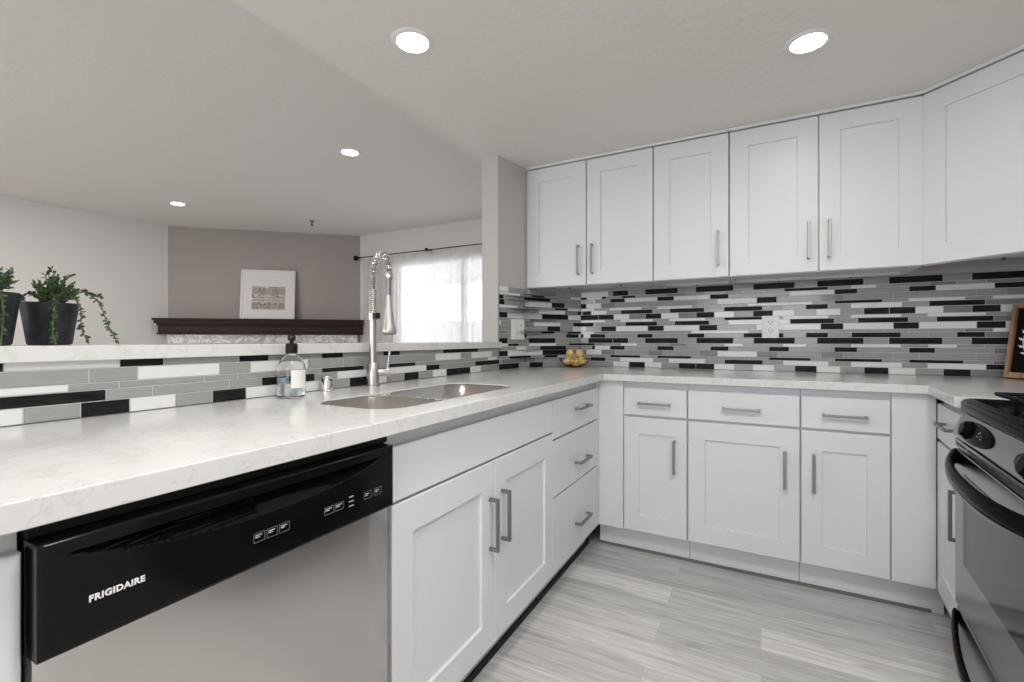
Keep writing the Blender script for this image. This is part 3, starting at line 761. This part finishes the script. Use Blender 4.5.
sg = thing('leaf_sign', 'wooden framed black sign with a white leaf sprig leaning in the corner beside the stove', 'sign', (.968, 2.888, .9185), math.radians(-45))
sg.rotation_euler = (math.radians(-12), 0, math.radians(-45)); sg.rotation_mode = 'XYZ'
SWd, SHt = .27, .335
for nm, a in (('frame_stile', (0, .014, 0, SHt)), ('frame_stile', (SWd-.014, SWd, 0, SHt)), ('frame_rail', (.0142, SWd-.0142, 0, .024)), ('frame_rail', (.0142, SWd-.0142, SHt-.016, SHt))):
    obj(nm, bx(B(), a[0], a[1], -.016, .016, a[2], a[3]), M['oak'], sg, bevel=.001)
bd = obj('board', bx(B(), .0142, SWd-.0142, .002, .009, .0242, SHt-.0162), M['chalk'], sg)
b = B()
for sgn in (-1, 1):
    st = [(SWd/2 + sgn*(.010+.083*math.sin(a)), .0014, .170 - .100*math.cos(a)) for a in [PI*k/10 for k in range(0, 10)]]
    tube(b, st, .0016, 5)
    for j in range(1, 10):
        for io in (-1, 1):
            x0_, _, z0_ = st[j]; a = PI*j/10; tang = Vector((sgn*math.cos(a)*.083, 0, math.sin(a)*.100)).normalized(); nr = Vector((tang.z, 0, -tang.x))*io
            dl_ = (tang*.75 + nr*.7).normalized(); c0 = Vector((x0_, .0014, z0_)); L_ = .022; pw = Vector((dl_.z, 0, -dl_.x))*.0048
            q = [c0, c0 + dl_*L_*.45 + pw, c0 + dl_*L_, c0 + dl_*L_*.45 - pw]
            lo = [b.verts.new(v_) for v_ in q]; hi = [b.verts.new(v_ + Vector((0, -.0012, 0))) for v_ in q]
            b.faces.new(lo); b.faces.new(hi[::-1])
            for k in range(4): b.faces.new((lo[k], lo[(k+1) % 4], hi[(k+1) % 4], hi[k]))
obj('leaf_sprig', b, M['laurel'], bd, label='white leaf sprig emblem')

def outlet(label, loc, rotz, W=.083, H=.124):
    t = thing('power_outlet', label, 'outlet', loc, rotz)
    pl = obj('cover_plate', bx(B(), -W/2, W/2, -.006, 0, -H/2, H/2), M['plate'], t, bevel=.002)
    for s_ in (-1, 1):
        r_ = obj('receptacle', bx(B(), -.017, .017, -.0075, -.0055, s_*.024-.0145, s_*.024+.0145), M['plate'], t, bevel=.002)
        for dx in (-.0075, .0075): obj('slot', bx(B(), dx-.0015, dx+.0015, -.0079, -.0070, s_*.024-.001, s_*.024+.008), M['slot'], r_)
        obj('slot', lathe(B(), [(0, -.0004), (.003, -.0004), (.003, .0004), (0, .0004)], 10).copy() if False else bx(B(), -.0025, .0025, -.0079, -.0070, s_*.024-.010, s_*.024-.005), M['slot'], r_)
    return t
outlet('white duplex power outlet on the mosaic back wall right of centre', (.046, TILE-.0002, 1.161), 0)
sd_ = math.atan2(.265, .05)
t = thing('switch_plate', 'white switch and outlet plate on the mosaic of the stub wall', 'switch', (*stubP(.168, .0030), 1.152), sd_)
pl = obj('cover_plate', bx(B(), -.064, .064, -.006, 0, -.062, .062), M['plate'], t, bevel=.002)
obj('rocker', bx(B(), -.042, -.010, -.009, -.0055, -.034, .034), M['plate'], t, bevel=.002)
r_ = obj('receptacle', bx(B(), .010, .042, -.0075, -.0055, -.036, .036), M['plate'], t, bevel=.002)
for z_ in (-.02, .02):
    for dx in (-.006, .006): obj('slot', bx(B(), .026+dx-.0015, .026+dx+.0015, -.0079, -.007, z_, z_+.009), M['slot'], r_)

# ------------------------------------------------------------------ ceiling lamps and sprinkler
def lamp(label, x, y, z, m, r=.078, ri=.053):
    t = thing('ceiling_light', label, 'ceiling light', (x, y, z), 0)
    obj('trim_ring', lathe(B(), [(ri, -.0015), (ri+.004, -.006), (r-.006, -.006), (r, -.0015), (r, -.0002), (ri, -.0002)], 40, (0, 0, 0), True), M['trimwhite'], t, smooth=True)
    obj('diffuser', lathe(B(), [(0, -.003), (ri-.0005, -.003), (ri-.0005, -.0005), (0, -.0005)], 40), m, t)
    return t
lamp('round recessed kitchen ceiling light above the sink', -1.107, 1.305, ZK, M['lamp'])
lamp('round recessed kitchen ceiling light in front of the wall cabinets', .15, 1.982, ZK, M['lamp'])
lamp('small round recessed living room ceiling light, the one nearer the window', -2.606, 2.391, ZL, M['lampsmall'])
lamp('farthest round recessed light, in the living room ceiling near the fireplace', -5.10, 2.49, ZL, M['lampsmall'])
sp = thing('fire_sprinkler', 'small dark fire sprinkler head on the living room ceiling', 'sprinkler', (-4.503, 3.577, ZL))
obj('escutcheon', lathe(B(), [(0, -.0002), (.035, -.0002), (.03, -.008), (0, -.010)], 20), M['steel_dark'], sp, smooth=True)
obj('deflector', lathe(B(), [(.006, -.009), (.006, -.045), (.02, -.047), (.02, -.05), (0, -.05)], 16), M['blackmat'], sp)

# ------------------------------------------------------------------ living room: fireplace, picture, curtain
fa = math.atan2(4.39-2.93, -4.60+6.22); Lg = math.dist((-6.22, 2.93), (-4.60, 4.39))
fpce = thing('fireplace', 'corner fireplace with dark mahogany mantel and marble surround on the taupe wall', 'fireplace', (-6.22, 2.93, 0), fa)
MT, MB_ = 1.340, 1.150
b = B()
for z0, z1, d_, inl in ((MT-.025, MT, .20, 0), (MT-.06, MT-.025, .185, .012), (MT-.085, MT-.06, .16, .03), (MB_+.02, MT-.085, .145, .04), (MB_, MB_+.02, .155, .033)):
    lx, rx = .0 + inl, Lg - inl*.4 + .02
    prism(b, [(lx + .012, -.004), (lx - .095 + .012, -d_), (rx + .045, -d_), (rx-.05, -.004)], z0, z1 - (.0003 if z1 < MT else 0))
obj('mantel', b, M['mahogany'], fpce, bevel=.004, label='dark mahogany mantel shelf')
obj('surround', bx(B(), .02, Lg-.03, -.08, -.004, 0, MB_-.0005), M['marble'], fpce, label='white marble surround with grey veins')
obj('firebox', bx(B(), .55, Lg-.55, -.0805, -.07, .12, .8), M['blackmat'], fpce)

pcx = thing('framed_picture', 'white framed print of a row of town houses leaning on the mantel', 'picture', (0, 0, 0))
PW, PH = .61, .61
un, nn_ = Vector((math.cos(fa), math.sin(fa))), Vector((math.sin(fa), -math.cos(fa)))
c0 = Vector((-6.22, 2.93)) + un*.80 + nn_*.105
pcx.location = (c0.x, c0.y, MT+.004); pcx.rotation_euler = (math.radians(-7), 0, fa)
for a in ((0, .022, 0, PH), (PW-.022, PW, 0, PH)): obj('frame_stile', bx(B(), a[0], a[1], -.012, .012, a[2], a[3]), M['framewhite'], pcx, bevel=.001)
for a in ((.0222, PW-.0222, 0, .022), (.0222, PW-.0222, PH-.022, PH)): obj('frame_rail', bx(B(), a[0], a[1], -.012, .012, a[2], a[3]), M['framewhite'], pcx, bevel=.001)
mt = obj('mount', bx(B(), .0222, PW-.0222, -.004, .008, .0222, PH-.0222), M['paper'], pcx)
pr = obj('print', bx(B(), .125, .50, -.0046, -.0038, .115, .400), M['print'], mt, label='brown and grey sketch of town houses')
FC = [mat('facade_print', c, .8) for c in ((.50, .42, .37), (.62, .56, .51), (.40, .33, .30), (.55, .50, .47))]
for row_, (zb, zh) in enumerate(((.300, .105), (.205, .090), (.118, .080))):
    for i in range(5):
        x0_ = .128 + i*.0735; hh = zh - .012*((i*3+row_*2) % 4)
        hs_ = obj('house_print', prism(B(), [(0, 0), (1, 0), (1, 1)], 0, 1) if False else bx(B(), x0_, x0_+.070, -.0050, -.0046, zb, zb+hh), FC[(i*2+row_) % 4], pr)
        b = B()
        for k in range(3):
            for q in range(2): bx(b, x0_+.008+k*.021, x0_+.020+k*.021, -.0053, -.0050, zb+.016+q*.034, zb+.034+q*.034)
        obj('window_print', b, M['greyprint'], hs_)

rod = thing('curtain_rod', 'thin black curtain rod over the living room window', 'curtain rod', (-4.58, 4.30, 2.135))
obj('rod', tube(B(), [(.03, 0, 0), (3.0, 0, 0)], .006, 10), M['blackmat'], rod, smooth=True)
obj('finial', lathe(B(), [(0, -.036), (.026, -.026), (.036, 0), (.026, .026), (0, .036)], 18), M['blackmat'], rod, smooth=True)
obj('bracket', tube(B(), [(1.14, 0, 0), (1.14, .088, .004)], .012, 8), M['blackmat'], rod)
cb = lathe(B(), [(0, -.022), (.016, -.015), (.022, 0), (.016, .015), (0, .022)], 14, (1.14, -.002, .006)); obj('bracket_knob', cb, M['blackmat'], rod, smooth=True)
def curtain(label, x0, x1, folds, seed):
    b = B(); r = random.Random(seed); nx, nz = 260, 14
    ph = [r.random()*6 for _ in range(4)]
    V = []
    for k in range(nz+1):
        z = 2.127 - 2.08*k/nz; rw = []
        for i in range(nx+1):
            u = i/nx; x = x0 + (x1-x0)*u
            a = .016*math.sin(u*folds*2*PI + ph[0] + .5*math.sin(u*9+ph[3])) + .010*math.sin(u*folds*3.7*PI + ph[1] + k*.05) + .006*math.sin(u*folds*7*PI + ph[2])
            amp = .45 + .55*min(1, k/3)
            rw.append(b.verts.new((x, 4.318 - (0.0) + a*amp, z)))
        V.append(rw)
    for k in range(nz):
        for i in range(nx): b.faces.new((V[k][i], V[k][i+1], V[k+1][i+1], V[k+1][i]))
    o = obj('sheer_curtain', b, M['sheer'], smooth=True); return tag(o, label, 'curtain')
curtain('long white sheer curtain hanging in front of the living room window', -4.49, -1.75, 17, 3)

# ------------------------------------------------------------------ plants on the bar ledge
def plant(label, px, py, rt_, rb_, hp, stems, seed):
    t = thing('potted_plant', label, 'potted plant', (px, py, 1.0773), YAW)
    obj('pot', lathe(B(), [(0, .0003), (rb_-.003, .0003), (rb_, .004), (rt_, hp-.002), (rt_-.001, hp), (rt_-.006, hp), (rt_-.008, hp-.015), (0, hp-.015)], 40), M['pot'], t, smooth=True, label='dark slate-coloured tapered pot')
    obj('soil', lathe(B(), [(0, hp-.014), (rt_-.010, hp-.014), (rt_-.010, hp-.011), (0, hp-.008)], 24), M['soil'], t)
    r = random.Random(seed); sb_ = B(); lb = B()
    def leaf(p, d, s_):
        d = d.normalized(); u, v_ = frame_of(d); a = r.random()*PI; w_ = (u*math.cos(a) + v_*math.sin(a))*s_*.33; up = d.cross(w_).normalized()*s_*.12
        q = [p, p + d*s_*.35 + w_ + up, p + d*s_*.75 + w_*.8 + up, p + d*s_, p + d*s_*.75 - w_*.8 + up, p + d*s_*.35 - w_ + up]
        lo = [lb.verts.new(x) for x in q]; mid = lb.verts.new(p + d*s_*.5)
        for k in range(6): lb.faces.new((lo[k], lo[(k+1) % 6], mid))
    for ctrl, n_, s_ in stems:
        path = smooth_path([Vector((c_[0]*.75, c_[1]*.75, c_[2]))/1000 for c_ in ctrl], 7)
        tube(sb_, path, [.0011]*len(path), 5)
        tot = len(path)-1
        for j in range(n_):
            f = (j + .7*r.random())/n_*tot; i = min(int(f), tot-1); p = path[i].lerp(path[i+1], f-i); d = (path[i+1]-path[i]).normalized()
            sd2 = Vector((r.uniform(-1, 1), r.uniform(-1, 1), r.uniform(-.6, .8))); leaf(p, d*.5 + sd2*.9, s_*r.uniform(.7, 1.25))
        leaf(path[-1], path[-1]-path[-2], s_)
    obj('stems', sb_, M['stem'], t); o = obj('foliage', lb, M['leaf'], t, flip=False, solid=.0004); return t
r0 = random.Random(5)
KX = .75
def bush(hp, n_, hmin, hmax, spread, cx=0):
    o = []
    for k in range(n_):
        a = r0.uniform(0, 2*PI); rr = r0.uniform(.1, 1)*spread; hh = r0.uniform(hmin, hmax)*(1 - .35*rr/spread)
        x1, y1_ = rr*math.cos(a) + cx, rr*math.sin(a)*.8
        o.append(([(x1*.25, y1_*.25, hp-12), (x1*.6, y1_*.6, hp+hh*.55), (x1, y1_, hp+hh)], int(14+hh*.30), 6.5/1000))
    return o
st1 = bush(97, 70, 20, 78, 62, 12) + [
    ([(10, -10, 90), (56, -46, 112), (82, -70, 78), (78, -70, 30), (86, -70, 9)], 70, .0085),
    ([(14, 0, 90), (80, -20, 112), (122, -30, 88), (128, -32, 40), (144, -30, 9)], 72, .0085),
    ([(16, 5, 92), (100, 0, 124), (158, -6, 98), (188, -8, 48), (216, -8, 9)], 84, .0085),
    ([(20, 8, 92), (80, 0, 126), (130, 0, 118), (160, -2, 112)], 50, .0085),
    ([(-10, 0, 92), (-45, -10, 122), (-66, -16, 112), (-74, -18, 92)], 50, .0085),
    ([(15, 0, 95), (45, -4, 150), (75, -5, 162)], 16, .009), ([(0, 0, 95), (-4, -8, 160), (12, -10, 178)], 18, .009)]
p1 = (-1.468, .446)
plant('trailing green plant in the dark slate pot that stands whole on the ledge', p1[0], p1[1], .051, .039, .098, st1, 11)
st2 = bush(112, 60, 18, 66, 66, 16) + [
    ([(16, -10, 105), (70, -30, 118), (92, -36, 70), (86, -36, 10)], 66, .0085),
    ([(10, -6, 105), (70, -40, 116), (84, -50, 80), (80, -50, 30)], 56, .0085),
    ([(15, 0, 108), (50, -5, 138), (76, -5, 150)], 16, .009), ([(4, 0, 108), (14, -6, 170), (22, -8, 196)], 18, .009)]
plant('trailing green plant in a dark slate pot at the far left end of the ledge', -1.425, .332, .053, .040, .112, st2, 21)
